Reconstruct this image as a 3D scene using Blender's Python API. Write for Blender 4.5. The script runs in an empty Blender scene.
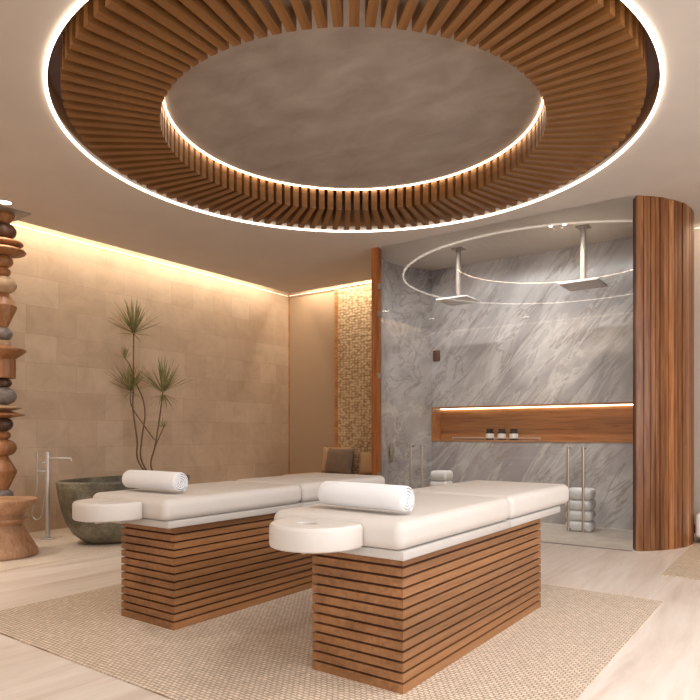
import bpy, bmesh, math, random
from mathutils import Vector, Matrix
from math import sin, cos, pi, radians as R
random.seed(7)
SC = bpy.context.scene
COL = SC.collection
FPX = 635.0
CAMZ = 1.15
CZ = 3.46            # ceiling height
YAW = math.atan2(0.5887, 0.8084)

# ------------------------------------------------------------------ camera
cd = bpy.data.cameras.new('camera'); cam = bpy.data.objects.new('camera', cd); COL.objects.link(cam)
cam.location = (0, 0, CAMZ); cam.rotation_euler = (pi/2, 0, YAW)
cd.sensor_width = 36; cd.lens = 36*FPX/700; cd.shift_y = (433-350)/700; cd.clip_start = .05
SC.camera = cam

# ------------------------------------------------------------------ world, exposure, large lights
w = bpy.data.worlds.new('world'); SC.world = w; w.use_nodes = True
w.node_tree.nodes['Background'].inputs[0].default_value = (.75, .85, 1, 1)
w.node_tree.nodes['Background'].inputs[1].default_value = .6
vs = SC.view_settings
vs.view_transform = 'Standard'; vs.look = 'None'; vs.gamma = 1; vs.use_curve_mapping = False
vs.exposure = 0.0
WARM = (1.0, .84, .64); WHITE = (1.0, .93, .85)

def area(name, loc, rot, sx, sy, energy, col, spread=180):
    l = bpy.data.lights.new(name, 'AREA'); l.shape = 'RECTANGLE'; l.size = sx; l.size_y = sy
    l.energy = energy; l.color = col; l.spread = R(spread)
    o = bpy.data.objects.new(name, l); COL.objects.link(o); o.location = loc; o.rotation_euler = rot
    return o
# added fill lights, unseen: outside the right wall and behind the camera
area('added_window_fill', (2.75, 3.4, 1.75), (0, R(90), 0), 2.6, 5.4, 125, (.97, .98, 1))
area('added_entrance_fill', (0.3, -1.35, 1.5), (R(90), 0, 0), 3.2, 2.4, 85, (.97, .98, 1))
# added fill lamps, out of view, brightening the right and near parts of the room
for _i, (_x, _y) in enumerate(((.5, 1.2), (.6, 4.4), (-.35, 2.5))):
    area('added_ceiling_fill', (_x, _y, CZ-.012), (0, 0, 0), .9, .9, 36, (1, .98, .96))
# added fill strip behind the head of the shower glass, brightens the marble
area('added_shower_fill', (-3.0, 6.70, CZ-.004), (R(28), 0, 0), 2.4, .04, 34, (1, .98, .97), 118)
# cove lamps in the ceiling slots
area('cove_lamp_left', (-7.06, 4.1, CZ+.16), (0, R(22), 0), .06, 7.4, 50, WARM)
area('cove_lamp_back', (-5.9, 8.0, CZ+.16), (R(22), 0, 0), 2.1, .06, 20, WARM)
area('cove_lamp_back_right', (.7, 8.0, CZ+.16), (R(22), 0, 0), 3.2, .06, 30, WARM)
area('cove_lamp_near', (-4.3, .18, CZ+.15), (R(-12), 0, 0), 5.2, .06, 16, WARM)

# ------------------------------------------------------------------ materials
def mat(name):
    m = bpy.data.materials.new(name); m.use_nodes = True
    nt = m.node_tree; b = nt.nodes['Principled BSDF']
    return m, nt, b
def N(nt, t, **kw):
    n = nt.nodes.new(t)
    for k, v in kw.items():
        if k in n.inputs: n.inputs[k].default_value = v
        else: setattr(n, k, v)
    return n
def coords(nt, scale=(1,1,1), rot=(0,0,0), kind='Object'):
    tc = nt.nodes.new('ShaderNodeTexCoord'); mp = nt.nodes.new('ShaderNodeMapping')
    mp.inputs['Scale'].default_value = scale; mp.inputs['Rotation'].default_value = rot
    nt.links.new(tc.outputs[kind], mp.inputs[0]); return mp.outputs[0]
def ramp(nt, fac, stops):
    r = nt.nodes.new('ShaderNodeValToRGB'); e = r.color_ramp.elements
    while len(e) < len(stops): e.new(.5)
    for i, (p, c) in enumerate(stops): e[i].position = p; e[i].color = (*c, 1)
    nt.links.new(fac, r.inputs[0]); return r.outputs[0]
def mixc(nt, a, b, fac, mode='MIX'):
    m = nt.nodes.new('ShaderNodeMix'); m.data_type = 'RGBA'; m.blend_type = mode
    if isinstance(fac, (int, float)): m.inputs[0].default_value = fac
    else: nt.links.new(fac, m.inputs[0])
    for v, i in ((a, 6), (b, 7)):
        if isinstance(v, tuple): m.inputs[i].default_value = (*v, 1)
        else: nt.links.new(v, m.inputs[i])
    return m.outputs[2]
def bump(nt, b, h, strength, dist=.01):
    n = nt.nodes.new('ShaderNodeBump'); n.inputs['Strength'].default_value = strength; n.inputs['Distance'].default_value = dist
    nt.links.new(h, n.inputs['Height']); nt.links.new(n.outputs[0], b.inputs['Normal'])
def srgb(r, g, b):
    f = lambda c: (c/255/12.92) if c/255 <= .04045 else ((c/255+.055)/1.055)**2.4
    return (f(r), f(g), f(b))

def wood(name, dark, mid, light, grain='Z', rough=.42, scale=1.0, island=False):
    m, nt, b = mat(name)
    s = {'X': (1.2, 22, 22), 'Y': (22, 1.2, 22), 'Z': (22, 22, 1.2)}[grain]
    v = coords(nt, tuple(k*scale for k in s))
    n = N(nt, 'ShaderNodeTexNoise', Scale=1.6, Detail=6, Roughness=.6, Distortion=.6); nt.links.new(v, n.inputs[0])
    c = ramp(nt, n.outputs[0], [(.3, dark), (.5, mid), (.72, light)])
    v2 = coords(nt, tuple(k*.22*scale for k in s))
    n2 = N(nt, 'ShaderNodeTexNoise', Scale=1.2, Detail=3); nt.links.new(v2, n2.inputs[0])
    c2 = ramp(nt, n2.outputs[0], [(.35, (.72, .70, .68)), (.65, (1.1, 1.1, 1.1))])
    c = mixc(nt, c, c2, 1.0, 'MULTIPLY')
    if island:
        g = nt.nodes.new('ShaderNodeNewGeometry')
        c3 = ramp(nt, g.outputs['Random Per Island'], [(0, (.68, .62, .58)), (.7, (1.0, 1.0, 1.0)), (1, (1.35, 1.35, 1.32))])
        c = mixc(nt, c, c3, 1.0, 'MULTIPLY')
    nt.links.new(c, b.inputs['Base Color']); b.inputs['Roughness'].default_value = rough
    bump(nt, b, n.outputs[0], .15, .002)
    return m
def plain(name, col, rough=.6, metal=0, nscale=0, namt=.1, bumpS=0):
    m, nt, b = mat(name)
    b.inputs['Roughness'].default_value = rough; b.inputs['Metallic'].default_value = metal
    n = N(nt, 'ShaderNodeTexNoise', Scale=nscale or 8, Detail=5); nt.links.new(coords(nt), n.inputs[0])
    lo = tuple(k*(1-namt) for k in col); hi = tuple(min(1, k*(1+namt)) for k in col)
    nt.links.new(ramp(nt, n.outputs[0], [(.35, lo), (.65, hi)]), b.inputs['Base Color'])
    if bumpS: bump(nt, b, n.outputs[0], bumpS, .004)
    return m
def emit(name, col, strength):
    m, nt, b = mat(name)
    b.inputs['Base Color'].default_value = (*col, 1)
    b.inputs['Emission Color'].default_value = (*col, 1); b.inputs['Emission Strength'].default_value = strength
    return m

M = {}
M['slat'] = wood('ring_oak', srgb(116, 74, 34), srgb(135, 89, 43), srgb(150, 104, 56), 'X', .5)
M['recess'] = plain('recess_brown_plaster', srgb(150, 112, 80), .8, 0, 4, .05)
M['ring_back'] = plain('ring_backing', srgb(70, 34, 18), .7, 0, 6, .15)
M['base'] = wood('table_oak', srgb(134, 90, 54), srgb(153, 106, 66), srgb(167, 120, 80), 'Y', .5)
M['base_core'] = plain('groove_dark_wood', srgb(66, 26, 14), .7)
M['column'] = wood('column_walnut', srgb(112, 68, 38), srgb(146, 94, 54), srgb(182, 130, 86), 'Z', .38, 1, True)
M['column_core'] = plain('column_core', srgb(70, 36, 20), .7)
M['post'] = wood('post_walnut', srgb(138, 76, 34), srgb(168, 100, 50), srgb(188, 122, 68), 'Z', .35)
M['niche'] = wood('niche_oak', srgb(158, 104, 58), srgb(192, 132, 78), srgb(206, 148, 92), 'X', .4)
M['stool'] = wood('stool_wood', srgb(158, 116, 84), srgb(184, 142, 108), srgb(202, 164, 130), 'Z', .45, .5)
M['tot_brown'] = wood('totem_brown', srgb(136, 88, 52), srgb(164, 112, 70), srgb(182, 132, 90), 'Z', .45, .6)
M['tot_dark'] = wood('totem_dark', srgb(72, 48, 36), srgb(96, 66, 50), srgb(120, 88, 68), 'Z', .4, .6)
M['tot_tan'] = plain('totem_tan', srgb(188, 156, 122), .6, 0, 14, .12)
M['tot_stone'] = plain('totem_stone', srgb(128, 118, 112), .55, 0, 18, .28)
M['white_vinyl'] = plain('cream_upholstery', srgb(206, 198, 190), .55, 0, 5, .015)
M['white_frame'] = plain('cream_frame', srgb(190, 183, 176), .5, 0, 5, .01)
M['towel'] = plain('white_terry', srgb(232, 231, 231), .95, 0, 260, .03, .5)
M['steel'] = plain('brushed_steel', srgb(206, 200, 194), .4, .45, 60, .04)
M['chrome'] = plain('grey_chrome', srgb(170, 158, 146), .3, .7, 60, .04)
M['bronze'] = plain('bronze_plate', srgb(112, 84, 66), .4, .6, 40, .06)
M['plate_grey'] = plain('grey_plate', srgb(150, 140, 130), .5, .2)
M['shower_head'] = plain('shower_head_steel', srgb(226, 220, 214), .5, .0)
M['bench_white'] = plain('bench_fabric', srgb(236, 226, 216), .8, 0, 90, .03)
M['sofa'] = plain('daybed_fabric', srgb(205, 180, 152), .85, 0, 120, .05, .2)
M['pillow_tan'] = plain('pillow_tan', srgb(190, 158, 124), .85, 0, 120, .06, .2)
M['pillow_grey'] = plain('pillow_grey', srgb(124, 106, 92), .45, 0, 10, .10, .1)
M['jar_dark'] = plain('jar_dark', srgb(30, 26, 26), .25)
M['jar_label'] = plain('jar_label', srgb(232, 226, 218), .6)
M['stem'] = plain('plant_stem', srgb(120, 94, 66), .8, 0, 30, .2)
M['soil'] = plain('soil', srgb(70, 54, 42), .9, 0, 60, .3)
M['leaf'] = plain('leaf_green', srgb(142, 136, 88), .5, 0, 12, .3)
M['pot'] = plain('pot_brown', srgb(96, 72, 54), .6, 0, 20, .1)
M['skirting'] = plain('skirting_red_wood', srgb(110, 44, 26), .5)
M['led_outer'] = emit('led_outer_ring', (1, .90, .78), 5.5)
M['led_inner'] = emit('led_inner_ring', (1, .82, .60), 17)
M['led_cove'] = emit('led_cove', (1, .86, .68), 1.0)
M['led_niche'] = emit('led_niche', (1, .80, .54), 7)
M['lamp'] = emit('lamp_glow', (1, .9, .75), 9)

# travertine floor: streaks along Y, wide slabs
m, nt, b = mat('travertine_floor'); M['floor'] = m
n = N(nt, 'ShaderNodeTexNoise', Scale=1.0, Detail=8, Roughness=.62, Distortion=.5); nt.links.new(coords(nt, (5, .55, 1)), n.inputs[0])
c = ramp(nt, n.outputs[0], [(.28, srgb(202, 184, 168)), (.45, srgb(226, 212, 200)), (.58, srgb(236, 225, 214)), (.75, srgb(216, 200, 186))])
n2 = N(nt, 'ShaderNodeTexNoise', Scale=1.0, Detail=10, Roughness=.7, Distortion=1.2); nt.links.new(coords(nt, (9, 1.1, 1)), n2.inputs[0])
c = mixc(nt, c, ramp(nt, n2.outputs[0], [(.33, (.84, .80, .76)), (.4, (.97, .96, .95)), (.6, (1, 1, 1))]), .8, 'MULTIPLY')
br = N(nt, 'ShaderNodeTexBrick', Scale=1.0); br.inputs['Mortar Size'].default_value = .0018; br.inputs['Brick Width'].default_value = 2.4; br.inputs['Row Height'].default_value = .9
br.inputs['Color1'].default_value = (1, 1, 1, 1); br.inputs['Color2'].default_value = (.94, .93, .92, 1); br.inputs['Mortar'].default_value = (.72, .68, .64, 1); br.offset = .5
nt.links.new(coords(nt, (1, 1, 1), (0, 0, R(90))), br.inputs[0])
c = mixc(nt, c, br.outputs[0], .8, 'MULTIPLY')
nt.links.new(c, b.inputs['Base Color']); b.inputs['Roughness'].default_value = .38; b.inputs['Specular IOR Level'].default_value = .3
# speckled bath-zone stone
m, nt, b = mat('bath_zone_stone'); M['bathfloor'] = m
n = N(nt, 'ShaderNodeTexNoise', Scale=55, Detail=4, Roughness=.7); nt.links.new(coords(nt), n.inputs[0])
nb = N(nt, 'ShaderNodeTexNoise', Scale=3, Detail=5); nt.links.new(coords(nt), nb.inputs[0])
c = ramp(nt, n.outputs[0], [(.34, srgb(204, 186, 166)), (.52, srgb(230, 216, 200)), (.7, srgb(238, 226, 212))])
c = mixc(nt, c, ramp(nt, nb.outputs[0], [(.35, (.86, .83, .8)), (.6, (1, 1, 1))]), .7, 'MULTIPLY')
nt.links.new(c, b.inputs['Base Color']); b.inputs['Roughness'].default_value = .5
# shower floor stone
M['showerfloor'] = plain('shower_floor_stone', srgb(198, 187, 175), .4, 0, 7, .12)
# ceiling plaster
M['ceiling'] = plain('ceiling_plaster', srgb(206, 194, 182), .9, 0, 3, .02, .05)
m, nt, b = mat('disc_plaster'); M['disc'] = m
n = N(nt, 'ShaderNodeTexNoise', Scale=2.2, Detail=8, Roughness=.6, Distortion=.4); nt.links.new(coords(nt, (1, 1.6, 1)), n.inputs[0])
nt.links.new(ramp(nt, n.outputs[0], [(.3, srgb(142, 128, 116)), (.5, srgb(156, 142, 130)), (.7, srgb(168, 154, 141))]), b.inputs['Base Color']); b.inputs['Roughness'].default_value = .9
bump(nt, b, n.outputs[0], .1, .01)
# left wall: patchwork clay tiles (wall lies in the YZ plane)
m, nt, b = mat('clay_tile_wall'); M['wall_clay'] = m
tc = nt.nodes.new('ShaderNodeTexCoord'); sx = nt.nodes.new('ShaderNodeSeparateXYZ'); nt.links.new(tc.outputs['Object'], sx.inputs[0])
cx = nt.nodes.new('ShaderNodeCombineXYZ'); nt.links.new(sx.outputs['Y'], cx.inputs[0]); nt.links.new(sx.outputs['Z'], cx.inputs[1])
nd = N(nt, 'ShaderNodeTexNoise', Scale=6, Detail=3); nt.links.new(cx.outputs[0], nd.inputs[0])
dist = nt.nodes.new('ShaderNodeVectorMath'); dist.operation = 'MULTIPLY_ADD'; nt.links.new(nd.outputs['Color'], dist.inputs[0]); dist.inputs[1].default_value = (.02, .02, 0); nt.links.new(cx.outputs[0], dist.inputs[2])
br = N(nt, 'ShaderNodeTexBrick', Scale=1.0); br.inputs['Brick Width'].default_value = .62; br.inputs['Row Height'].default_value = .33; br.inputs['Mortar Size'].default_value = .004; br.inputs['Mortar Smooth'].default_value = .6; br.squash = .62; br.squash_frequency = 3; br.offset = .37; br.offset_frequency = 2
br.inputs['Color1'].default_value = (*srgb(208, 184, 158), 1); br.inputs['Color2'].default_value = (*srgb(196, 170, 144), 1); br.inputs['Mortar'].default_value = (*srgb(190, 164, 138), 1); br.inputs['Bias'].default_value = -.1
nt.links.new(dist.outputs[0], br.inputs[0])
n = N(nt, 'ShaderNodeTexNoise', Scale=3.5, Detail=9, Roughness=.65, Distortion=.6); nt.links.new(cx.outputs[0], n.inputs[0])
c = mixc(nt, br.outputs[0], ramp(nt, n.outputs[0], [(.3, (.86, .84, .82)), (.5, (.97, .97, .97)), (.68, (1.06, 1.06, 1.06))]), 1.0, 'MULTIPLY')
nt.links.new(c, b.inputs['Base Color']); b.inputs['Roughness'].default_value = .8
ad = nt.nodes.new('ShaderNodeMath'); ad.operation = 'MULTIPLY_ADD'; ad.inputs[1].default_value = -1.0
nt.links.new(br.outputs['Fac'], ad.inputs[0]); nt.links.new(n.outputs[0], ad.inputs[2]); bump(nt, b, ad.outputs[0], .18, .01)
# plain warm walls
M['wall_panel'] = plain('beige_panel', srgb(178, 152, 126), .85, 0, 120, .02)
M['wall_plain'] = plain('beige_wall', srgb(196, 180, 166), .85, 0, 4, .03)
# woven panel
m, nt, b = mat('woven_panel'); M['woven'] = m
tc = nt.nodes.new('ShaderNodeTexCoord'); mp = nt.nodes.new('ShaderNodeMapping'); mp.inputs['Rotation'].default_value = (R(90), 0, 0); nt.links.new(tc.outputs['Object'], mp.inputs[0])
sc_ = nt.nodes.new('ShaderNodeVectorMath'); sc_.operation = 'MULTIPLY'; nt.links.new(mp.outputs[0], sc_.inputs[0]); sc_.inputs[1].default_value = (17, 24, 0)
vo = N(nt, 'ShaderNodeTexVoronoi', Scale=1.0, Randomness=.55); nt.links.new(sc_.outputs[0], vo.inputs['Vector'])
c = ramp(nt, vo.outputs['Distance'], [(.15, srgb(218, 194, 160)), (.45, srgb(204, 178, 142)), (.70, srgb(160, 130, 96))])
nt.links.new(c, b.inputs['Base Color']); b.inputs['Roughness'].default_value = .8
inv = nt.nodes.new('ShaderNodeMath'); inv.operation = 'SUBTRACT'; inv.inputs[0].default_value = 1; nt.links.new(vo.outputs['Distance'], inv.inputs[1]); bump(nt, b, inv.outputs[0], .45, .02)
# marble
m, nt, b = mat('grey_marble'); M['marble'] = m
tc = nt.nodes.new('ShaderNodeTexCoord')
mp = nt.nodes.new('ShaderNodeMapping'); mp.inputs['Rotation'].default_value = (0, R(50), 0); nt.links.new(tc.outputs['Object'], mp.inputs[0])
mp2 = nt.nodes.new('ShaderNodeMapping'); mp2.inputs['Scale'].default_value = (.34, .7, .9); nt.links.new(mp.outputs[0], mp2.inputs[0])
n = N(nt, 'ShaderNodeTexNoise', Scale=1.25, Detail=9, Roughness=.58, Distortion=.7); nt.links.new(mp2.outputs[0], n.inputs[0])
c = ramp(nt, n.outputs[0], [(.30, srgb(134, 130, 134)), (.43, srgb(164, 159, 159)), (.53, srgb(184, 179, 177)), (.62, srgb(208, 204, 202)), (.74, srgb(158, 150, 146))])
mp3 = nt.nodes.new('ShaderNodeMapping'); mp3.inputs['Scale'].default_value = (.5, 1.2, 2.2); nt.links.new(mp.outputs[0], mp3.inputs[0])
n3 = N(nt, 'ShaderNodeTexNoise', Scale=1.1, Detail=8, Roughness=.6, Distortion=.9); nt.links.new(mp3.outputs[0], n3.inputs[0])
v1 = ramp(nt, n3.outputs[0], [(.455, (0, 0, 0)), (.49, (.5, .5, .5)), (.515, (0, 0, 0))])
c = mixc(nt, c, srgb(216, 212, 208), v1)
n4 = N(nt, 'ShaderNodeTexNoise', Scale=2.3, Detail=7, Roughness=.6, Distortion=.9); nt.links.new(mp3.outputs[0], n4.inputs[0])
v2 = ramp(nt, n4.outputs[0], [(.53, (0, 0, 0)), (.56, (.6, .6, .6)), (.59, (0, 0, 0))])
c = mixc(nt, c, srgb(140, 126, 118), v2)
nt.links.new(c, b.inputs['Base Color']); b.inputs['Roughness'].default_value = .22
# rugs
def rugmat(name, a, bcol, pitch):
    m, nt, b = mat(name)
    v = coords(nt)
    n = N(nt, 'ShaderNodeTexNoise', Scale=5, Detail=3); nt.links.new(v, n.inputs[0])
    vm = nt.nodes.new('ShaderNodeVectorMath'); vm.operation = 'MULTIPLY_ADD'; nt.links.new(n.outputs['Color'], vm.inputs[0]); vm.inputs[1].default_value = (.012, .012, 0); nt.links.new(v, vm.inputs[2])
    br = N(nt, 'ShaderNodeTexBrick', Scale=1.0); br.inputs['Brick Width'].default_value = pitch*1.5; br.inputs['Row Height'].default_value = pitch; br.inputs['Mortar Size'].default_value = pitch*.17; br.inputs['Mortar Smooth'].default_value = .8
    br.inputs['Color1'].default_value = (*a, 1); br.inputs['Color2'].default_value = (*[k*.86 for k in a], 1); br.inputs['Mortar'].default_value = (*bcol, 1)
    nt.links.new(vm.outputs[0], br.inputs[0])
    n2 = N(nt, 'ShaderNodeTexNoise', Scale=40, Detail=4); nt.links.new(v, n2.inputs[0])
    c = mixc(nt, br.outputs[0], ramp(nt, n2.outputs[0], [(.35, (.86, .85, .83)), (.65, (1.06, 1.06, 1.06))]), 1.0, 'MULTIPLY')
    nt.links.new(c, b.inputs['Base Color']); b.inputs['Roughness'].default_value = .95
    inv = nt.nodes.new('ShaderNodeMath'); inv.operation = 'SUBTRACT'; inv.inputs[0].default_value = 1; nt.links.new(br.outputs['Fac'], inv.inputs[1]); bump(nt, b, inv.outputs[0], .6, .006)
    return m
M['rug'] = rugmat('woven_rug', srgb(232, 214, 194), srgb(158, 130, 104), .021)
M['rug_small'] = rugmat('woven_mat', srgb(222, 202, 178), srgb(170, 144, 116), .024)
# tub stone
m, nt, b = mat('tub_stone'); M['tub'] = m
n = N(nt, 'ShaderNodeTexNoise', Scale=2.5, Detail=9, Roughness=.7); nt.links.new(coords(nt), n.inputs[0])
c = ramp(nt, n.outputs[0], [(.3, srgb(70, 66, 52)), (.5, srgb(104, 98, 80)), (.6, srgb(132, 126, 106)), (.72, srgb(166, 160, 142))])
n2 = N(nt, 'ShaderNodeTexNoise', Scale=60, Detail=3); nt.links.new(coords(nt), n2.inputs[0])
c = mixc(nt, c, ramp(nt, n2.outputs[0], [(.35, (.7, .7, .7)), (.65, (1.2, 1.2, 1.2))]), .8, 'MULTIPLY')
nt.links.new(c, b.inputs['Base Color']); b.inputs['Roughness'].default_value = .38
bump(nt, b, n2.outputs[0], .25, .004)
# clear glass sheet
m = bpy.data.materials.new('clear_glass'); m.use_nodes = True; nt = m.node_tree; nt.nodes.clear(); M['glass'] = m
o = nt.nodes.new('ShaderNodeOutputMaterial'); t = nt.nodes.new('ShaderNodeBsdfTransparent'); g = nt.nodes.new('ShaderNodeBsdfGlossy'); f = nt.nodes.new('ShaderNodeFresnel'); mx = nt.nodes.new('ShaderNodeMixShader')
g.inputs['Roughness'].default_value = 0.0; f.inputs[0].default_value = 1.5; t.inputs[0].default_value = (.985, .99, .985, 1)
nt.links.new(f.outputs[0], mx.inputs[0]); nt.links.new(t.outputs[0], mx.inputs[1]); nt.links.new(g.outputs[0], mx.inputs[2]); nt.links.new(mx.outputs[0], o.inputs[0])

# ------------------------------------------------------------------ mesh helpers
def obj(name, bm, material, parent=None, loc=(0,0,0), rot=(0,0,0), smooth=35):
    bmesh.ops.recalc_face_normals(bm, faces=bm.faces)
    me = bpy.data.meshes.new(name); bm.to_mesh(me); bm.free()
    if smooth:
        for p in me.polygons: p.use_smooth = True
        me.set_sharp_from_angle(angle=R(smooth))
    me.materials.append(material)
    o = bpy.data.objects.new(name, me); COL.objects.link(o); o.parent = parent; o.location = loc; o.rotation_euler = rot
    return o
def thing(name, label, cat, loc=(0,0,0), rz=0, group=None):
    o = bpy.data.objects.new(name, None); COL.objects.link(o); o.location = loc; o.rotation_euler = (0, 0, rz); o.empty_display_size = .1
    return tag(o, label, cat, group)
def tag(o, label, cat, group=None):
    o['label'] = label; o['category'] = cat
    if group: o['group'] = group
    return o
def struct(o): o['kind'] = 'structure'; return o
def box(bm, x0, x1, y0, y1, z0, z1, bev=0, seg=3):
    r = bmesh.ops.create_cube(bm, size=1)
    for v in r['verts']:
        v.co = Vector((x0 if v.co.x < 0 else x1, y0 if v.co.y < 0 else y1, z0 if v.co.z < 0 else z1))
    if bev:
        es = list({e for v in r['verts'] for e in v.link_edges})
        bmesh.ops.bevel(bm, geom=es, offset=bev, segments=seg, profile=.5, affect='EDGES')
    return bm
def BX(*a, **k): return box(bmesh.new(), *a, **k)
def lathe(bm, prof, n=48, cx=0, cy=0):
    """prof: list of (r, z)"""
    rings = []
    for r, z in prof:
        if r < 1e-5: rings.append([bm.verts.new((cx, cy, z))])
        else: rings.append([bm.verts.new((cx+r*cos(2*pi*i/n), cy+r*sin(2*pi*i/n), z)) for i in range(n)])
    for a, b_ in zip(rings, rings[1:]):
        for i in range(n):
            j = (i+1) % n
            if len(a) == 1 and len(b_) == 1: continue
            if len(a) == 1: bm.faces.new((a[0], b_[j], b_[i]))
            elif len(b_) == 1: bm.faces.new((a[i], a[j], b_[0]))
            else: bm.faces.new((a[i], a[j], b_[j], b_[i]))
    return bm
def tube(bm, pts, r, n=12, cap=True):
    pts = [Vector(p) for p in pts]; rs = r if isinstance(r, (list, tuple)) else [r]*len(pts)
    rings = []; up = None
    for i, p in enumerate(pts):
        t = ((pts[min(i+1, len(pts)-1)]-pts[max(i-1, 0)])).normalized()
        if up is None: up = t.orthogonal().normalized()
        a = (up - t*up.dot(t)).normalized(); up = a; b_ = t.cross(a)
        rings.append([bm.verts.new(p+(a*cos(2*pi*k/n)+b_*sin(2*pi*k/n))*rs[i]) for k in range(n)])
    for A, B in zip(rings, rings[1:]):
        for k in range(n): bm.faces.new((A[k], A[(k+1) % n], B[(k+1) % n], B[k]))
    if cap: bm.faces.new(rings[0]); bm.faces.new(rings[-1])
    return bm
def prism(bm, poly, z0, z1):
    a = [bm.verts.new((x, y, z0)) for x, y in poly]; b_ = [bm.verts.new((x, y, z1)) for x, y in poly]
    bm.faces.new(a); bm.faces.new(b_)
    for i in range(len(poly)): j = (i+1) % len(poly); bm.faces.new((a[i], a[j], b_[j], b_[i]))
    return bm
def ringbox(bm, cx, cy, r0, r1, z0, z1, n=128):
    for i in range(n):
        pass
    V = [[bm.verts.new((cx+r*cos(2*pi*i/n), cy+r*sin(2*pi*i/n), z)) for i in range(n)] for r, z in ((r0, z0), (r1, z0), (r1, z1), (r0, z1))]
    for k in range(4):
        A, B = V[k], V[(k+1) % 4]
        for i in range(n): j = (i+1) % n; bm.faces.new((A[i], A[j], B[j], B[i]))
    return bm
def smooth_pts(pts, k=6):
    P = [Vector(p) for p in pts]; out = []
    for i in range(len(P)-1):
        p0, p1, p2, p3 = P[max(i-1, 0)], P[i], P[i+1], P[min(i+2, len(P)-1)]
        for j in range(k):
            t = j/k
            out.append(.5*((2*p1)+(p2-p0)*t+(2*p0-5*p1+4*p2-p3)*t*t+(3*p1-p0-3*p2+p3)*t**3))
    out.append(P[-1]); return out

# ------------------------------------------------------------------ room shell
XL, YB, XR, YN = -7.31, 8.25, 2.4, -.9
EL, EB, EN = -6.98, 7.92, .33         # ceiling edges at the coves
RX, RY, RR = -2.952, 4.094, 2.215     # ceiling ring
struct(obj('floor', BX(-5.47, XR+.2, YN-.2, YB+.3, -.2, 0), M['floor'], smooth=0))
struct(obj('floor', BX(XL-.2, -5.480, YN-.2, YB+.3, -.2, 0), M['bathfloor'], smooth=0))
# shower floor: follows the enclosure plan
inner_left = [(-4.47, 6.79), (-4.54, 6.92), (-4.60, 7.08), (-4.625, 7.25), (-4.60, 7.47), (-4.52, 7.70), (-4.385, 8.0)]
CC = (-2.0, 7.42)
inner_right = [(CC[0]+.9*cos(R(a)), CC[1]+.9*sin(R(a))) for a in range(40, -55, -5)]
inner_right = [p for p in inner_right if p[1] < 8.0]
poly = [(-4.42, 6.6)] + inner_left + [(inner_right[0][0], 8.0)] + inner_right + [(-1.42, 6.6)]
struct(obj('floor', prism(bmesh.new(), poly, 0, .006), M['showerfloor'], smooth=0))

struct(obj('wall_left', BX(XL-.2, XL, YN-.2, YB+.3, 0, CZ+.36), M['wall_clay'], smooth=0))
struct(obj('wall_back', BX(XL, -4.70, YB, YB+.3, 0, CZ+.36), M['wall_panel'], smooth=0))
struct(obj('wall_back', BX(-1.222, XR+.2, YB, YB+.3, 0, CZ+.36), M['wall_plain'], smooth=0))
struct(obj('trim_1', BX(-6.30, -6.235, YB-.03, YB, 0, CZ+.2, bev=.004), M['niche'], smooth=0))
struct(obj('wall_back', BX(-6.235, -4.72, YB-.02, YB-.0005, 0, CZ+.2), M['woven'], smooth=0))
struct(obj('trim_2', BX(XL+.001, XL+.014, YB-.014, YB-.001, 0, CZ+.2), M['niche'], smooth=0))
struct(obj('baseboard_back', BX(-1.22, XR, YB-.02, YB, 0, .10), M['skirting'], smooth=0))
# near wall (behind the view) with return, right wall; entrance and window openings added to let light in
bm = BX(XL, -1.6, -.2, 0, 0, CZ+.36); box(bm, -1.8, -1.6, YN, -.2, 0, CZ+.36)
struct(obj('wall_near', bm, M['wall_plain'], smooth=0))
bm = BX(-1.8, -1.2, YN-.2, YN, 0, CZ+.36); box(bm, 1.8, XR, YN-.2, YN, 0, CZ+.36); box(bm, -1.2, 1.8, YN-.2, YN, 2.75, CZ+.36)
struct(obj('wall_near', bm, M['wall_plain'], smooth=0))
bm = BX(XR, XR+.2, YN-.2, .7, 0, CZ+.36); box(bm, XR, XR+.2, 6.1, YB, 0, CZ+.36); box(bm, XR, XR+.2, .7, 6.1, 0, .45); box(bm, XR, XR+.2, .7, 6.1, 3.05, CZ+.36)
struct(obj('wall_right', bm, M['wall_plain'], smooth=0))
bm = bmesh.new()
for a, b_, c_, d_ in ((.7, .76, .45, 3.05), (6.04, 6.1, .45, 3.05), (3.37, 3.43, .45, 3.05), (.7, 6.1, .45, .51), (.7, 6.1, 2.99, 3.05)):
    box(bm, XR+.05, XR+.11, a, b_, c_, d_)
struct(obj('added_window_1', bm, M['bronze'], smooth=0))  # window added out of view to admit the fill light

# ceiling board with round opening
def ceil_board(x0, x1, y0, y1, cx, cy, r, z0, z1, n=160):
    bm = bmesh.new()
    def hit(a):
        dx, dy = cos(a), sin(a); t = 1e9
        if dx > 1e-9: t = min(t, (x1-cx)/dx)
        if dx < -1e-9: t = min(t, (x0-cx)/dx)
        if dy > 1e-9: t = min(t, (y1-cy)/dy)
        if dy < -1e-9: t = min(t, (y0-cy)/dy)
        return cx+dx*t, cy+dy*t
    angs = [2*pi*i/n for i in range(n)] + [math.atan2(y-cy, x-cx) % (2*pi) for x in (x0, x1) for y in (y0, y1)]
    angs = sorted(set(round(a, 6) for a in angs)); k = len(angs)
    L = []
    for z in (z0, z1):
        L.append([bm.verts.new((cx+r*cos(a), cy+r*sin(a), z)) for a in angs]); L.append([bm.verts.new((*hit(a), z)) for a in angs])
    for i in range(k):
        j = (i+1) % k
        for A, B in ((L[0], L[1]), (L[2], L[3]), (L[0], L[2]), (L[1], L[3])): bm.faces.new((A[i], A[j], B[j], B[i]))
    return bm
struct(obj('ceiling', ceil_board(EL, XR, EN, EB, RX, RY, RR, CZ, CZ+.05), M['ceiling'], smooth=0))
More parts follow.
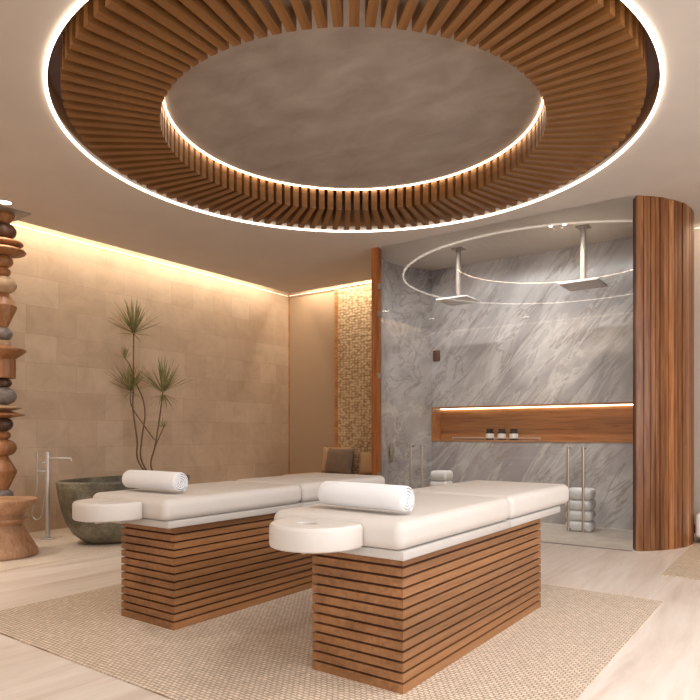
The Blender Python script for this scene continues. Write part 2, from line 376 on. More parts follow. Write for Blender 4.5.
struct(obj('ceiling', BX(-4.72, -1.20, EB, YB, CZ, CZ+.05), M['ceiling'], smooth=0))
struct(obj('ceiling', BX(-1.6, XR, YN, EN, CZ, CZ+.05), M['ceiling'], smooth=0))
struct(obj('ceiling', BX(XL-.2, XR+.2, YN-.2, YB+.3, CZ+.36, CZ+.46), M['ceiling'], smooth=0))
DZ = CZ+.185   # recess roof
struct(obj('ceiling', ringbox(bmesh.new(), RX, RY, RR, RR+.03, CZ+.05, DZ), M['recess'], smooth=40))
bm = lathe(bmesh.new(), [(0, DZ), (1.475, DZ), (1.475, DZ+.03), (0, DZ+.03)], 128, RX, RY)
struct(obj('ceiling', bm, M['disc'], smooth=40))

# LED profiles in the coves
tag(obj('led_strip', BX(XL, XL+.012, EN, YB-.04, CZ+.040, CZ+.048), M['led_cove'], smooth=0), 'long warm light strip in the slot above the clay tiled wall', 'light strip')
tag(obj('led_strip', BX(XL+.04, -4.75, YB-.045, YB-.031, CZ+.040, CZ+.048), M['led_cove'], smooth=0), 'warm light strip above the woven and beige panels behind the daybed', 'light strip')
tag(obj('led_strip', BX(-1.2, XR, YB-.012, YB, CZ+.040, CZ+.048), M['led_cove'], smooth=0), 'short warm light strip right of the slatted wooden column', 'light strip')
tag(obj('led_strip', BX(XL+.02, -1.6, 0, .012, CZ+.02, CZ+.034), M['led_cove'], smooth=0), 'warm light strip in the ceiling slot mirrored in the shower glass', 'light strip')

# ------------------------------------------------------------------ ceiling ring of slats
ring = thing('slatted_ceiling_ring', 'huge round ceiling feature of radiating oak slats edged with glowing rings', 'ceiling light', (RX, RY, CZ-.022))
rz = CZ-.022
obj('backing', ringbox(bmesh.new(), 0, 0, 1.476, RR-.002, DZ-rz, DZ-rz+.03), M['ring_back'], ring, smooth=40)
sl = BX(1.47, 2.115, -.0285, .0285, 0, DZ-rz)
s0 = obj('slat', sl, M['slat'], ring, smooth=0)
vang = pi/2+YAW      # view direction angle in plan
NS = 103
s0.rotation_euler = (0, 0, vang + pi)
for i in range(1, NS):
    c = s0.copy(); COL.objects.link(c); c.parent = ring; c.rotation_euler = (0, 0, vang + pi + 2*pi*i/NS)
obj('outer_led_strip', ringbox(bmesh.new(), 0, 0, RR-.020, RR-.001, CZ-rz-.016, CZ-rz-.001, 192), M['led_outer'], ring, smooth=40)
obj('inner_led_strip', ringbox(bmesh.new(), 0, 0, 1.447, 1.455, DZ-rz-.009, DZ-rz, 192), M['led_inner'], ring, smooth=40)

# ------------------------------------------------------------------ shower enclosure
HC = CZ
def offset_poly(pts, d):
    out = []
    for i, p in enumerate(pts):
        a = Vector(pts[max(i-1, 0)]); b_ = Vector(pts[min(i+1, len(pts)-1)]); t = (b_-a).normalized()
        out.append((p[0]-t.y*d, p[1]+t.x*d))
    return out
# left curved marble partition
off = offset_poly(inner_left, .1)
struct(obj('wall_shower_left', prism(bmesh.new(), inner_left+[(-4.5, 8.12)]+off[::-1][1:], .0, HC), M['marble'], smooth=50))
# back marble wall with niche opening
NX0, NX1, NZ0, NZ1, YS = -4.385, -1.32, 1.032, 1.518, 8.0
bm = BX(-4.72, -1.225, YS, YB+.3, 0, NZ0); box(bm, -4.72, -1.225, YS, YB+.3, NZ1, HC)
box(bm, -4.72, NX0, YS, YB+.3, NZ0, NZ1); box(bm, NX1, -1.225, YS, YB+.3, NZ0, NZ1); box(bm, NX0, NX1, YS+.26, YB+.3, NZ0, NZ1)
struct(obj('wall_shower_back', bm, M['marble'], smooth=0))
# niche lining
ni = thing('wall_niche', 'long oak lined niche with a light strip in the marble shower wall', 'niche', (0, YS, NZ0))
h = NZ1-NZ0
bm = BX(NX0+.001, NX1-.001, -.008, .258, .001, .018); box(bm, NX0+.001, NX1-.001, -.008, .258, h-.018, h-.001)
box(bm, NX0+.001, NX0+.019, -.008, .258, .018, h-.018); box(bm, NX1-.019, NX1-.001, -.008, .258, .018, h-.018)
obj('frame', bm, M['niche'], ni, smooth=0)
obj('back_panel', BX(NX0+.02, NX1-.02, .24, .258, .018, h-.018), M['niche'], ni, smooth=0)
obj('light_strip', BX(NX0+.03, NX1-.03, .215, .239, h-.032, h-.0185), M['led_niche'], ni, smooth=0)

# curved slatted wooden wall at the right
colm = thing('curved_slatted_wall', 'curved wall of vertical walnut slats at the right end of the shower', 'slatted wall', (CC[0], CC[1], 0))
arc = [(.975*cos(R(a)), .975*sin(R(a))) for a in range(-51, 38, 3)]
arci = [(.9*cos(R(a)), .9*sin(R(a))) for a in range(-51, 38, 3)]
obj('core', prism(bmesh.new(), arc+arci[::-1], 0, HC), M['column_core'], colm, smooth=30)
bm = bmesh.new(); a = -52.3
while a < 34.5:
    wdeg = random.choice((3.0, 3.6, 4.4, 4.4))
    a0, a1 = a+.14, a+wdeg-.14
    ro = 1.0+random.uniform(-.004, .004)
    prism(bm, [(.97*cos(R(a0)), .97*sin(R(a0))), (ro*cos(R(a0+.1)), ro*sin(R(a0+.1))), ((ro+.001)*cos(R((a0+a1)/2)), (ro+.001)*sin(R((a0+a1)/2))), (ro*cos(R(a1-.1)), ro*sin(R(a1-.1))), (.97*cos(R(a1)), .97*sin(R(a1)))], 0.0, HC-.001)
    a += wdeg
obj('slat_cladding', bm, M['column'], colm, smooth=0)
# end post at left
post = thing('wooden_post', 'slim tall wooden post at the left end of the shower glass', 'post', (-4.385, 6.58, 0))
# plan polygon, following the curve of the partition
pl = [(-.075, .0), (.015, .0), (-.005, .075), (-.028, .16), (-.10, .18)]
obj('core', prism(bmesh.new(), pl, 0, HC), M['post'], post, smooth=0)
bm = bmesh.new()
for y0 in (.01, .055, .10):
    t = Vector((-.037, .14)).normalized(); p = Vector((.015, 0))+t*y0; nrm = Vector((t.y, -t.x))
    q = [p, p+nrm*.012, p+nrm*.012+t*.032, p+t*.032]
    prism(bm, [(v.x, v.y) for v in q], 0, HC)
obj('slat_cladding', bm, M['post'], post, smooth=0)

# glass panels
YG = 6.60
def pull(parent, x, y=-.08):
    bm = bmesh.new()
    z0, z1 = .155, 1.007
    tube(bm, [(x, y, z0), (x, y, z1-.004), (x, y, z1)], .0135, 12)
    tube(bm, [(x, y, z1-.012), (x, -.006, z1-.012)], .0115, 10)
    tube(bm, [(x, y, z0+.012), (x, -.006, z0+.012)], .009, 10)
    return obj('pull_handle', bm, M['chrome'], parent)
def glass(x0, x1, label, pulls, hinges=()):
    t = thing('shower_screen', label, 'shower screen', (0, YG, 0))
    bm = BX(x0, x1, -.006, .006, .007, HC-.001)
    bmesh.ops.delete(bm, geom=[f for f in bm.faces if abs(f.calc_center_median().y) < .003], context='FACES_ONLY')   # polished edges left open
    obj('pane', bm, M['glass'], t, smooth=0)
    for x in pulls: pull(t, x)
    for z in hinges:
        bm = BX(-4.372, -4.325, -.022, .022, z-.035, z+.035, bev=.004, seg=2)
        obj('hinge', bm, M['plate_grey'], t)
    return t
glass(-4.34, -3.782, 'narrow clear shower glass hinged on the slim wooden post, with tall pull', (-3.854,), (.63, 1.86, 2.63, 2.97))
glass(-3.781, -1.931, 'widest clear glass sheet in the middle of the shower front', (-3.706, -2.007))
glass(-1.930, -1.405, 'clear shower glass against the curved slatted wooden wall', (-1.858,))
struct(obj('trim_3', BX(-4.42, -1.42, 6.585, 6.615, .0005, .0065), M['plate_grey'], smooth=0))

# shower heads
for i, (x, y) in enumerate(((-3.59, 7.24), (-2.075, 7.29))):
    t = thing('rain_shower', ('square ceiling rain shower further left above the towels', 'square ceiling rain shower nearer the curved slatted wall')[i].replace(' above the towels', ', beside the shower corner'), 'shower head', (x, y, 2.80), 0, 'ceiling rain showers')
    obj('ceiling_plate', BX(-.07, .07, -.07, .07, CZ-2.80-.012, CZ-2.80-.0005, bev=.003, seg=2), M['plate_grey'], t)
    bm = tube(bmesh.new(), [(0, 0, .02), (0, 0, CZ-2.80-.012)], .032, 16)
    obj('pipe', bm, M['plate_grey'], t)
    obj('spray_plate', BX(-.21, .21, -.21, .21, 0, .022, bev=.004, seg=2), M['shower_head'], t)
# wall plates, valve
tag(obj('control_plate', BX(-4.36, -4.25, YS-.018, YS, 2.17, 2.32, bev=.003, seg=2), M['bronze']), 'small bronze control plate on the marble left above the niche', 'control plate')
tag(obj('control_plate', BX(-1.43, -1.33, YS-.018, YS, 1.94, 2.08, bev=.003, seg=2), M['bronze']), 'bronze control plate on the marble half hidden by the slatted wall', 'control plate')
tag(obj('wall_outlet', BX(-1.46, -1.38, YS-.012, YS, .46, .55, bev=.003, seg=2), M['plate_grey']), 'small pale plate low on the marble beside the slatted wall', 'outlet')
t = thing('hand_shower', 'grey oval hand shower on the left marble shower wall', 'hand shower', (-4.585, 7.26, .90))
bm = bmesh.new(); bmesh.ops.create_uvsphere(bm, u_segments=20, v_segments=12, radius=1)
for v in bm.verts: v.co = Vector((v.co.x*.022, v.co.y*.05, v.co.z*.13))
obj('handset', bm, M['plate_grey'], t)
obj('wall_bracket', tube(bmesh.new(), [(-.036, 0, .0), (0, 0, 0)], .02, 12), M['plate_grey'], t)
# twin downlight in the shower ceiling
for i, x in enumerate((-2.36, -2.22)):
    t = thing('downlight', ('left one of two tiny downlights in the ceiling over the shower', 'right one of two tiny downlights in the ceiling over the shower')[i], 'downlight', (x, 7.05+i*.03, CZ), 0, 'tiny shower downlights')
    obj('rim', ringbox(bmesh.new(), 0, 0, .022, .034, -.004, -.0003, 24), M['plate_grey'], t)
    obj('bulb', lathe(bmesh.new(), [(0, -.003), (.022, -.003), (.022, -.0003), (0, -.0003)], 24), M['lamp'], t)
    l = bpy.data.lights.new('bulb_light', 'SPOT'); l.energy = 60; l.color = (1, .86, .7); l.spot_size = R(110); l.spot_blend = .8; l.shadow_soft_size = .04
    lo = bpy.data.objects.new('bulb_light', l); COL.objects.link(lo); lo.location = (x, 7.05+i*.03, CZ-.02)

# tray and jars in the niche
zt = NZ0+.018
t = thing('glass_tray', 'thin clear and metal tray carrying three dark jars in the niche', 'tray', (-3.455, YS+.10, zt+.0005))
bm = BX(-.63, .63, -.055, .075, 0, .006)
obj('base', bm, M['plate_grey'], t, smooth=0)
bm = tube(bmesh.new(), [(-.63, -.055, .032), (.63, -.055, .032)], .006, 8)
for x in (-.62, 0, .62): tube(bm, [(x, -.055, .004), (x, -.055, .032)], .004, 8)
obj('rail', bm, M['steel'], t)
for i, x in enumerate((-3.55, -3.378, -3.21)):
    t = thing('cosmetic_jar', ('dark jar with white label, leftmost of three on the niche tray', 'dark jar with white label between the two other niche jars', 'dark jar with white label, rightmost of three on the niche tray')[i], 'jar', (x, YS+.11, zt+.0072), 0, 'jars in the niche')
    obj('body', lathe(bmesh.new(), [(0, 0), (.052, 0), (.056, .006), (.056, .098), (.05, .108), (.036, .112), (0, .112)], 32), M['jar_dark'], t)
    obj('label_band', ringbox(bmesh.new(), 0, 0, .0562, .0572, .018, .085, 40), M['jar_label'], t, smooth=40)
    obj('lid', lathe(bmesh.new(), [(0, .112), (.042, .112), (.044, .116), (.044, .148), (.041, .152), (0, .152)], 32), M['jar_dark'], t)

# folded towels in the shower
def folded(bmw, w, d, h):
    bm = BX(-w/2, w/2, -d/2, d/2, 0, h, bev=min(h*.42, .05), seg=5)
    return bm
tw0 = None
def towel_stack(x, y, n, h, wid, names):
    global tw0
    for k in range(n):
        if tw0 is None:
            tw0 = obj('folded_towel', folded(None, .34, .28, .122), M['towel']); o = tw0
        else:
            o = tw0.copy(); COL.objects.link(o)
        o.location = (x+random.uniform(-.006, .006), y+random.uniform(-.006, .006), .0065+k*h); o.scale = (wid/.34, 1, h/.122); o.rotation_euler = (0, 0, R(4)+random.uniform(-.03, .03))
        tag(o, names[k], 'towel', 'folded shower towels')
towel_stack(-2.2, 7.62, 4, .124, .30, ['folded white towel, bottom of the right stack behind the shower glass', 'folded white towel, second from the bottom of the right shower stack', 'folded white towel, third from the bottom of the right shower stack', 'folded white towel, topmost of the right stack behind the shower glass'])
towel_stack(-4.02, 7.6, 5, .128, .24, ['folded white towel, bottom of the left shower stack behind the towel roll', 'folded white towel, second in the left shower stack', 'folded white towel, middle of the left shower stack', 'folded white towel, second from the top of the left shower stack', 'pinkish white folded towel, top of the left stack behind the tall pull'])

# ------------------------------------------------------------------ massage tables
def dshape_ring(rx, ry, n, inset=0):
    pts = []
    k = n
    for i in range(k):
        a = pi + pi*i/(k*0.75) if i < k*.75 else None
        pts.append(a)
    return pts
def headrest_bm():
    """D-shaped cushion bulging to -Y, flat side at y=0, with a face hole"""
    a, bdep, c = .207, .245, .045
    n = 72; hz = .105
    O = []
    for i in range(n):
        t = 2*pi*i/n
        cx_, sy = cos(t), sin(t)
        e = 2/2.3
        x = a*math.copysign(abs(cx_)**e, cx_)
        y = bdep*math.copysign(abs(sy)**e, sy) if sy < 0 else .05*math.copysign(abs(sy)**(2/5), sy)
        O.append(Vector((x, y, 0)))
    hc = Vector((0, -.10, 0)); rh = .042
    I = []
    for p in O:
        d = (p-hc).normalized(); I.append(hc+Vector((d.x*rh*1.1, d.y*rh*.9, 0)))
    prof = [(1, .02, 0), (0, .03, 0), (0, .010, .001), (0, .003, .006), (0, 0, .015), (0, 0, hz-.02), (0, .003, hz-.009), (0, .010, hz-.002), (0, .03, hz), (.5, 0, hz+.001), (1, -.005, hz), (1, -.001, hz-.003), (1, 0, hz-.01), (1, 0, .02), (1, .0, 0)]
    bm = bmesh.new(); rings = []
    for s, off_, z in prof:
        r = []
        for o_, i_ in zip(O, I):
            d = (o_-hc).normalized()
            if s == 0: p = o_-d*off_
            elif s == .5: p = (o_+i_)/2
            else: p = i_-d*off_ if off_ < 0 else i_
            if s == 1 and off_ < 0: p = i_-d*off_
            r.append(bm.verts.new((p.x, p.y, z)))
        rings.append(r)
    for k in range(len(rings)):
        A, B = rings[k], rings[(k+1) % len(rings)]
        for i in range(n): j = (i+1) % n; bm.faces.new((A[i], A[j], B[j], B[i]))
    return bm
def soft_pad(x0, x1, y0, y1, z0, z1, r, slope_front=0):
    bm = BX(x0, x1, y0, y1, z0, z1, bev=r, seg=6)
    if slope_front:
        for v in bm.verts:
            if v.co.y < y0+.35 and v.co.z > (z0+z1)/2:
                k = (y0+.35-v.co.y)/.35; v.co.z -= slope_front*k*k
    return bm
def make_table(label, loc):
    t = thing('massage_table', label, 'massage table', loc, 0)
    W, L = .512, 1.74
    n = 13; H = .6; p = H/n; g_ = .0055
    obj('base_core', BX(-W/2+.019, W/2-.019, .019, L-.019, .0, H-.001), M['base_core'], t, smooth=0)
    bm = bmesh.new()
    for k in range(n):
        z0 = k*p+(.0 if k == 0 else g_); z1 = (k+1)*p-g_
        for (x0, x1, y0, y1) in ((-W/2, W/2, 0, .02), (-W/2, W/2, L-.02, L), (-W/2, -W/2+.02, .02, L-.02), (W/2-.02, W/2, .02, L-.02)):
            box(bm, x0, x1, y0, y1, z0, z1)
    obj('slatted_base', bm, M['base'], t, smooth=0)
    # frame and pads (pads sit a touch towards -X as in the room)
    obj('frame', BX(-.395, .31, -.085, 1.115-.03, .601, .642, bev=.006, seg=2), M['white_frame'], t)
    obj('frame', BX(-.395, .31, 1.115-.025, 1.975, .601, .642, bev=.006, seg=2), M['white_frame'], t)
    obj('mattress', soft_pad(-.43, .315, -.11, 1.087, .6425, .775, .045, .008), M['white_vinyl'], t)
    obj('leg_section', soft_pad(-.43, .315, 1.096, 2.18, .6425, .781, .045), M['white_vinyl'], t)
    obj('headrest', headrest_bm(), M['white_vinyl'], t, (-.075, -.15, .645))
    bm = BX(-.20, -.02, -.16, -.02, .612, .628)
    tube(bm, [(-.16, -.3, .635), (-.16, -.02, .635)], .012, 10); tube(bm, [(-.06, -.3, .635), (-.06, -.02, .635)], .012, 10)
    obj('headrest_bracket', bm, M['steel'], t)
    obj('knob', tube(bmesh.new(), [(.27, 1.98, .62), (.27, 2.02, .62)], .022, 14), M['jar_dark'], t)
    return t
make_table('nearer massage table with slatted oak base, cream mattress and round headrest, on the right', (-1.70, 2.376, .008))
make_table('farther massage table with slatted oak base and cream mattress, beside the stone tub', (-3.24, 2.37, .008))

def towel_roll_bm(L=.5, Rr=.068):
    turns = 4.6; pitch = .0135; n = int(turns*40)
    def ring(k, shrink):
        th = 2*pi*turns*k/n; r = Rr-pitch*th/(2*pi)
        ro = max(r-shrink, .004); ri = max(r-pitch*.74, .002)
        a = -pi*.35+th
        return (ro*cos(a), ro*sin(a)), (ri*cos(a), ri*sin(a))
    xs = [(-L/2, .010), (-L/2+.003, .005), (-L/2+.012, .001), (-L/4, 0), (0, -.001), (L/4, 0), (L/2-.012, .001), (L/2-.003, .005), (L/2, .010)]
    bm = bmesh.new(); S = []
    for x, sh in xs:
        o_, i_ = [], []
        for k in range(n+1):
            s2 = sh if k < 44 else sh*.3
            (a, b_), (c_, d_) = ring(k, s2)
            o_.append(bm.verts.new((x, a, b_))); i_.append(bm.verts.new((x, c_, d_)))
        S.append((o_, i_))
    for (o1, i1), (o2, i2) in zip(S, S[1:]):
        for k in range(n):
            bm.faces.new((o1[k], o1[k+1], o2[k+1], o2[k])); bm.faces.new((i1[k], i2[k], i2[k+1], i1[k+1]))
        bm.faces.new((o1[0], o2[0], i2[0], i1[0])); bm.faces.new((o1[n], i1[n], i2[n], o2[n]))
    for o1, i1 in (S[0], S[-1]):
        for k in range(n): bm.faces.new((o1[k], i1[k], i1[k+1], o1[k+1]))
    return bm
r0 = obj('towel_roll', towel_roll_bm(), M['towel'], None, (-1.72, 2.475, .783+.067), (0, 0, R(-3)), smooth=50)
tag(r0, 'rolled white towel lying on the nearer massage table', 'towel', 'towel rolls on massage tables')
r1 = r0.copy(); COL.objects.link(r1); r1.location = (-3.345, 2.50, .783+.067); r1.rotation_euler = (0, 0, R(2))
tag(r1, 'rolled white towel lying on the farther massage table before the tub', 'towel', 'towel rolls on massage tables')

# rugs
tag(obj('woven_rug', BX(-4.23, -.82, 1.76, 4.74, 0, .008, bev=.002, seg=1), M['rug'], smooth=0), 'large flat woven beige rug under both massage tables', 'rug')
tag(obj('woven_mat', BX(-.985, 1.4, 5.63, 7.95, 0, .008, bev=.002, seg=1), M['rug_small'], smooth=0), 'smaller woven rug under the white bench at right edge', 'rug')

# ------------------------------------------------------------------ bath zone
tub = thing('bathtub', 'dark olive stone bowl bathtub standing by the clay tile wall', 'bathtub', (-6.03, 4.16, 0))
n = 72
prof = [(.42, .0), (.52, .006), (.64, .03), (.765, .10), (.865, .21), (.93, .34), (.972, .48), (1.0, .60), (1.0, .614), (.99, .62), (.955, .62), (.945, .612), (.93, .56), (.88, .40), (.78, .24), (.6, .12), (.3, .085), (0, .08)]
bm = bmesh.new(); rings = []
for k, z in prof:
    if k == 0: rings.append([bm.verts.new((0, 0, z))]); continue
    rr = []
    for i in range(n):
        t = 2*pi*i/n; e = 2/2.2
        x = .44*k*math.copysign(abs(cos(t))**e, cos(t)); y = .76*(k if k > .62 else k)*math.copysign(abs(sin(t))**e, sin(t))
        rr.append(bm.verts.new((x, y, z)))
    rings.append(rr)
bm.faces.new(rings[0][::-1])
for A, B in zip(rings, rings[1:]):
    for i in range(n):
        j = (i+1) % n
        if len(B) == 1: bm.faces.new((A[i], A[j], B[0]))
        else: bm.faces.new((A[i], A[j], B[j], B[i]))
obj('bowl', bm, M['tub'], tub, smooth=60).scale = (1, 1, 1.065)
obj('drain', lathe(bmesh.new(), [(0, .0815), (.03, .0815), (.032, .087), (0, .088)], 24), M['steel'], tub)

fc = thing('bath_faucet', 'freestanding steel bath tap with hand shower left of the stone tub', 'faucet', (-6.71, 3.64, 0))
obj('foot', lathe(bmesh.new(), [(0, 0), (.075, 0), (.075, .012), (.07, .016), (0, .016)], 40), M['steel'], fc)
obj('pole', lathe(bmesh.new(), [(0, .016), (.024, .016), (.024, .935), (.02, .945), (0, .945)], 28), M['steel'], fc)
sd = Vector((.86, .50, 0)).normalized()
obj('spout', tube(bmesh.new(), [(0, 0, .875), tuple(sd*.255+Vector((0, 0, .875))), tuple(sd*.268+Vector((0, 0, .868))), tuple(sd*.27+Vector((0, 0, .845)))], .0105, 12), M['steel'], fc)
hd = Vector((-.8084, -.5887, 0))
bm = tube(bmesh.new(), [(0, 0, .73), tuple(hd*.115+Vector((0, 0, .73)))], .014, 12); tube(bm, [(0, 0, .825), tuple(hd*.06+Vector((0, 0, .825)))], .012, 12)
obj('bracket', bm, M['steel'], fc)
obj('handset', tube(bmesh.new(), [tuple(hd*.115+Vector((0, 0, z))) for z in (.70, .72, .94, .945)], [.009, .013, .013, .006], 12), M['steel'], fc)
P = [hd*.115+Vector((0, 0, .70)), hd*.115+Vector((0, 0, .56)), hd*.14+Vector((0, 0, .42)), hd*.17+Vector((0, 0, .28)), hd*.14+Vector((0, 0, .215)), hd*.08+Vector((0, 0, .23)), hd*.05+Vector((0, 0, .33)), hd*.02+Vector((0, 0, .5))]
obj('hose', tube(bmesh.new(), smooth_pts(P), .007, 8), M['steel'], fc)

# stool
st = thing('hourglass_stool', 'turned wooden hourglass side stool at the left edge', 'stool', (-6.14, 2.89, 0))
SB = obj('body', lathe(bmesh.new(), [(0, 0), (.325, 0), (.342, .012), (.344, .03), (.335, .06), (.195, .295), (.19, .302), (.2, .308), (.258, .336), (.266, .345), (.258, .356), (.205, .372), (.198, .382), (.203, .392), (.30, .475), (.332, .52), (.335, .534), (.328, .54), (0, .54)], 72), M['stool'], st, smooth=30); SB.scale = (.9, .9, .985)

# totem
tm = thing('bead_totem', 'tall totem of stacked turned wood and stone shapes reaching the ceiling', 'sculpture', (-6.84, 3.24, 0))
k = .01047
zz = lambda y: CAMZ+(433-y)*k
def ell(r, y0, y1, m, name, sq=1):
    zc = (zz(y0)+zz(y1))/2; hz = (zz(y0)-zz(y1))/2
    obj(name, lathe(bmesh.new(), [(max(r*abs(cos(t))**sq, 0) if abs(t) < pi/2-.01 else 0, zc+hz*sin(t)) for t in [(-pi/2)+pi*i/16 for i in range(17)]], 40), M[m], tm, smooth=50)
def pf(pts, m, name):
    pts = sorted([(zz(y), r) for r, y in pts]); q = [(0, pts[0][0])]+[(r, z) for z, r in pts]+[(0, pts[-1][0])]
    obj(name, lathe(bmesh.new(), q, 40), M[m], tm, smooth=25)
obj('ceiling_plate', BX(-.19, .19, -.19, .19, CZ-.012, CZ-.0005), M['plate_grey'], tm, smooth=0)
pf([(.09, 213.5), (.11, 217), (.05, 223.5)], 'tot_brown', 'wooden_bead')
ell(.12, 223, 240, 'tot_dark', 'wooden_bead')
ell(.185, 239.5, 247.5, 'tot_brown', 'wooden_disc')
ell(.212, 247, 256, 'tot_brown', 'wooden_disc')
ell(.09, 255, 268, 'tot_brown', 'wooden_bead')
ell(.068, 267, 277, 'tot_brown', 'wooden_bead')
ell(.122, 276, 294, 'tot_tan', 'stone_bead')
pf([(.05, 293.5), (.122, 306), (.122, 308), (.03, 329)], 'tot_brown', 'wooden_cone')
ell(.084, 327, 341, 'tot_stone', 'stone_bead')
pf([(.06, 340.5), (.068, 341.5), (.068, 345), (.06, 347)], 'tot_tan', 'stone_bead')
pf([(.10, 346.8), (.212, 349.5), (.212, 351), (.10, 359.5)], 'tot_brown', 'wooden_disc')
pf([(.108, 359.3), (.112, 360), (.112, 377.5), (.108, 378.3)], 'tot_brown', 'wooden_drum')
ell(.078, 378, 388, 'tot_dark', 'wooden_bead')
ell(.122, 387, 405, 'tot_stone', 'stone_bead')
pf([(.06, 404.8), (.168, 407.4), (.168, 408.2), (.06, 411)], 'tot_tan', 'wooden_disc')
pf([(.06, 411), (.20, 414.6), (.20, 415.4), (.06, 418)], 'tot_brown', 'wooden_disc')
ell(.088, 417, 431.5, 'tot_dark', 'wooden_bead')
ell(.068, 430.5, 440, 'tot_brown', 'wooden_bead')
ell(.122, 439, 456.5, 'tot_brown', 'wooden_bead')
pf([(.04, 456), (.122, 470.5), (.122, 472.5), (.045, 489.5)], 'tot_brown', 'wooden_cone')
ell(.092, 488.5, 502, 'tot_stone', 'stone_bead')
pf([(.06, 501.5), (.16, 512), (.17, 520), (.08, 530)], 'tot_brown', 'wooden_cone')
obj('base_disc', lathe(bmesh.new(), [(0, .0), (.2, 0), (.2, .11), (.17, .13), (0, .135)], 40), M['tot_dark'], tm)

# recessed downlights on the bath side (one in view, two unseen ones added to brighten the left side)
for _x, _y, _l in ((-6.53, 3.10, 'round recessed downlight in the ceiling above the totem'), (-6.2, 1.9, 'added unseen downlight nearest the one above the totem, before the left wall'), (-4.6, .95, 'added unseen downlight close to the near wall')):
    t = thing('downlight', _l, 'downlight', (_x, _y, CZ))
    obj('rim', ringbox(bmesh.new(), 0, 0, .062, .085, -.006, -.0003, 40), M['white_frame'], t)
    obj('bulb', lathe(bmesh.new(), [(0, -.003), (.062, -.003), (.062, -.0003), (0, -.0003)], 32), M['lamp'], t)
    l = bpy.data.lights.new('bulb_light', 'SPOT'); l.energy = 35 if _y > 3 else 140; l.color = (1, .93, .84); l.spot_size = R(125); l.spot_blend = 1.0; l.shadow_soft_size = .12
    lo = bpy.data.objects.new('bulb_light', l); COL.objects.link(lo); lo.location = (_x, _y, CZ-.03)

# plant in a low pot behind the tub
# depth plane: through (-6.93, 5.03), facing the room
BP = Vector((-6.76, 5.18, 0)); sR = Vector((.8084, .5887, 0)); dV = Vector((-.5887, .8084, 0)); dP = BP.dot(dV)
def pt(cx_, cy_, dd=0.0):
    px = 90+cx_/3.5; py = 280+cy_/3.5; d = dP+dd
    s = (px-350)/FPX*d
    return Vector((0, 0, CAMZ+(433-py)/FPX*d)) + sR*s + dV*d
plant = thing('potted_dracaena', 'tall thin stemmed dracaena plant rising behind the stone tub', 'plant', (BP.x, BP.y, 0))
def PL(v): return v-BP
obj('pot', lathe(bmesh.new(), [(0, 0), (.15, 0), (.18, .02), (.205, .38), (.2, .4), (.185, .4), (.18, .35), (0, .35)], 40), M['pot'], plant, smooth=30)
obj('soil', lathe(bmesh.new(), [(0, .352), (.175, .352), (.175, .36), (0, .372)], 32), M['soil'], plant)
root = [Vector((.03, 0, .36)), Vector((-.03, .05, .36)), Vector((.05, .06, .36)), Vector((.08, .02, .36))]
def stem(pts, r0_, r1_):
    q = smooth_pts(pts, 6); m_ = len(q)
    obj('stem', tube(bmesh.new(), q, [r0_+(r1_-r0_)*i/(m_-1) for i in range(m_)], 8), M['stem'], plant)
stem([root[0], PL(pt(172, 640)), PL(pt(165, 560)), PL(pt(150, 450)), PL(pt(152, 380)), PL(pt(152, 300)), PL(pt(153, 188))], .013, .008)
stem([root[1], PL(pt(183, 640, .05)), PL(pt(181, 560, .05)), PL(pt(192, 480, .05)), PL(pt(186, 420, .05)), PL(pt(162, 362, .04)), PL(pt(140, 300, .02)), PL(pt(123, 275, 0))], .012, .006)
stem([root[2], PL(pt(215, 660, -.05)), PL(pt(228, 580, -.05)), PL(pt(244, 480, -.05)), PL(pt(255, 392, -.05))], .012, .008)
stem([PL(pt(225, 590, -.05)), PL(pt(240, 555, -.04)), PL(pt(258, 515, -.02))], .009, .006)
stem([PL(pt(226, 560, -.05)), PL(pt(190, 510, -.02)), PL(pt(145, 440, .02)), PL(pt(142, 388, .04))], .008, .006)
def rosette(c, n, L, up0, up1, wid, droop, seed, spread=2*pi, a0=0):
    rnd = random.Random(seed); bm = bmesh.new()
    for i in range(n):
        az = a0+spread*i/n+rnd.uniform(-.25, .25); el = R(rnd.uniform(up0, up1)); l = L*rnd.uniform(.75, 1.1)
        h = Vector((cos(az), sin(az), 0)); side = Vector((-sin(az), cos(az), 0)); pr = None
        p = Vector(c)+h*.01; e = el; wid_ = wid*1.35
        for k_ in range(7):
            f = k_/6; w_ = wid_*(.5+1.0*f if f < .35 else .85*(1-((f-.35)/.65)**1.6))+.0006
            p.x = max(p.x, -7.27-BP.x)
            up = Vector((-h.x*sin(e), -h.y*sin(e), cos(e)))
            cur = (bm.verts.new(p-side*w_+up*w_*.35), bm.verts.new(p), bm.verts.new(p+side*w_+up*w_*.35))
            if pr:
                bm.faces.new((pr[0], pr[1], cur[1], cur[0])); bm.faces.new((pr[1], pr[2], cur[2], cur[1]))
            pr = cur; p = p+(h*cos(e)+Vector((0, 0, sin(e))))*l/6; e -= droop*(.3+f)
    obj('foliage', bm, M['leaf'], plant, smooth=60)
def rose(cx_, cy_, dd, *a, **kw): rosette(PL(pt(cx_, cy_, dd)), *a, **kw)
rose(153, 186, 0, 54, .44, 22, 88, .008, .02, 1)
rose(153, 190, 0, 10, .24, -25, 25, .006, .06, 11)
rose(123, 276, 0, 16, .17, 25, 80, .005, .03, 2)
rose(143, 388, .04, 46, .40, 15, 85, .0075, .03, 3)
rose(143, 392, .04, 8, .2, -40, 5, .005, .08, 13)
rose(255, 392, -.05, 54, .46, 20, 85, .0085, .02, 4)
rose(257, 402, -.05, 16, .24, -60, -10, .006, .10, 5)
rose(258, 515, -.02, 14, .13, 10, 75, .004, .04, 6)

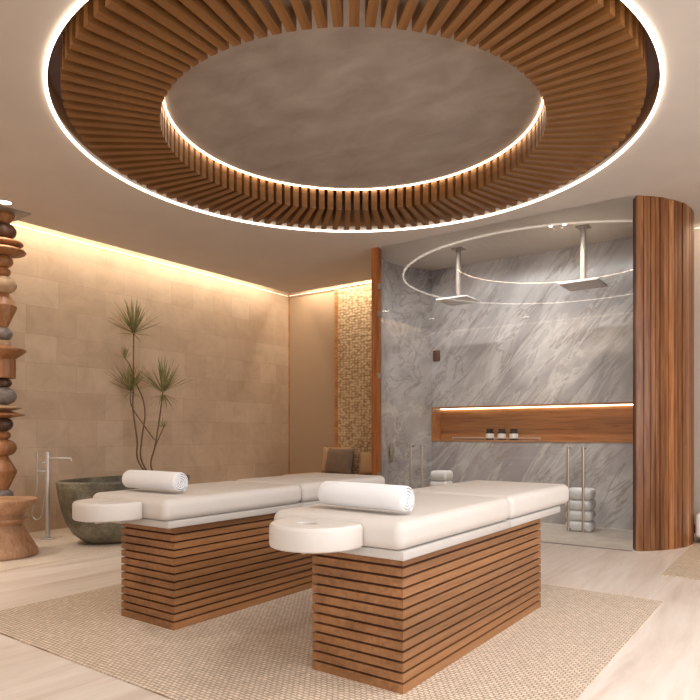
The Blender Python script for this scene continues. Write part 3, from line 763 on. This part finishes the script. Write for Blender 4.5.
# ------------------------------------------------------------------ daybed behind
db = thing('daybed', 'low built-in beige daybed against the woven wall panel', 'daybed', (-5.75, 7.8, 0))
obj('plinth', BX(-.95, .98, -.38, .42, 0, .26, bev=.01, seg=2), M['niche'], db)
obj('seat_cushion', BX(-.98, 1.0, -.42, .42, .261, .50, bev=.05, seg=4), M['sofa'], db)
def pillow(w_, h_, t_, n=16):
    bm = bmesh.new(); G = []
    for s in (1, -1):
        g = [[None]*(n+1) for _ in range(n+1)]
        for i in range(n+1):
            for j in range(n+1):
                u = 2*i/n-1; v = 2*j/n-1
                th = t_/2*((1-u**4)*(1-v**4))**.5
                px_ = u*w_/2*(1-.05*(1-abs(v)**2)*abs(u)); pz = v*h_/2*(1-.05*(1-abs(u)**2)*abs(v))
                g[i][j] = bm.verts.new((px_, s*th, pz+h_/2))
        G.append(g)
        for i in range(n):
            for j in range(n): bm.faces.new((g[i][j], g[i+1][j], g[i+1][j+1], g[i][j+1]))
    bmesh.ops.remove_doubles(bm, verts=bm.verts, dist=1e-5)
    return bm
for (x, y, w_, h_, t_, rx, rz_, m_, lab) in (
    (-6.20, 8.10, .54, .43, .16, -10, 4, 'pillow_tan', 'tan cushion half hidden behind the taupe satin cushion'),
    (-6.0, 7.90, .57, .42, .17, -14, -6, 'pillow_grey', 'taupe satin cushion in front on the daybed'),
    (-5.42, 8.06, .56, .36, .17, -12, 6, 'pillow_tan', 'tan cushion next to the slim wooden post')):
    o = obj('cushion', pillow(w_, h_, t_), M[m_], None, (x, y, .502), (R(rx), 0, R(rz_)), smooth=60)
    tag(o, lab, 'cushion', 'cushions on the daybed')

# white bench at the right edge
bn = thing('white_bench', 'white upholstered bench cut off by the right edge', 'bench', (-.050, 7.685, .008))
obj('seat', BX(-.93, .95, -.3, .3, .06, .31, bev=.04, seg=4), M['bench_white'], bn)
for sx_ in (-.8, .8):
    for sy_ in (-.2, .2): obj('leg', BX(sx_-.03, sx_+.03, sy_-.03, sy_+.03, 0, .062), M['skirting'], bn, smooth=0)
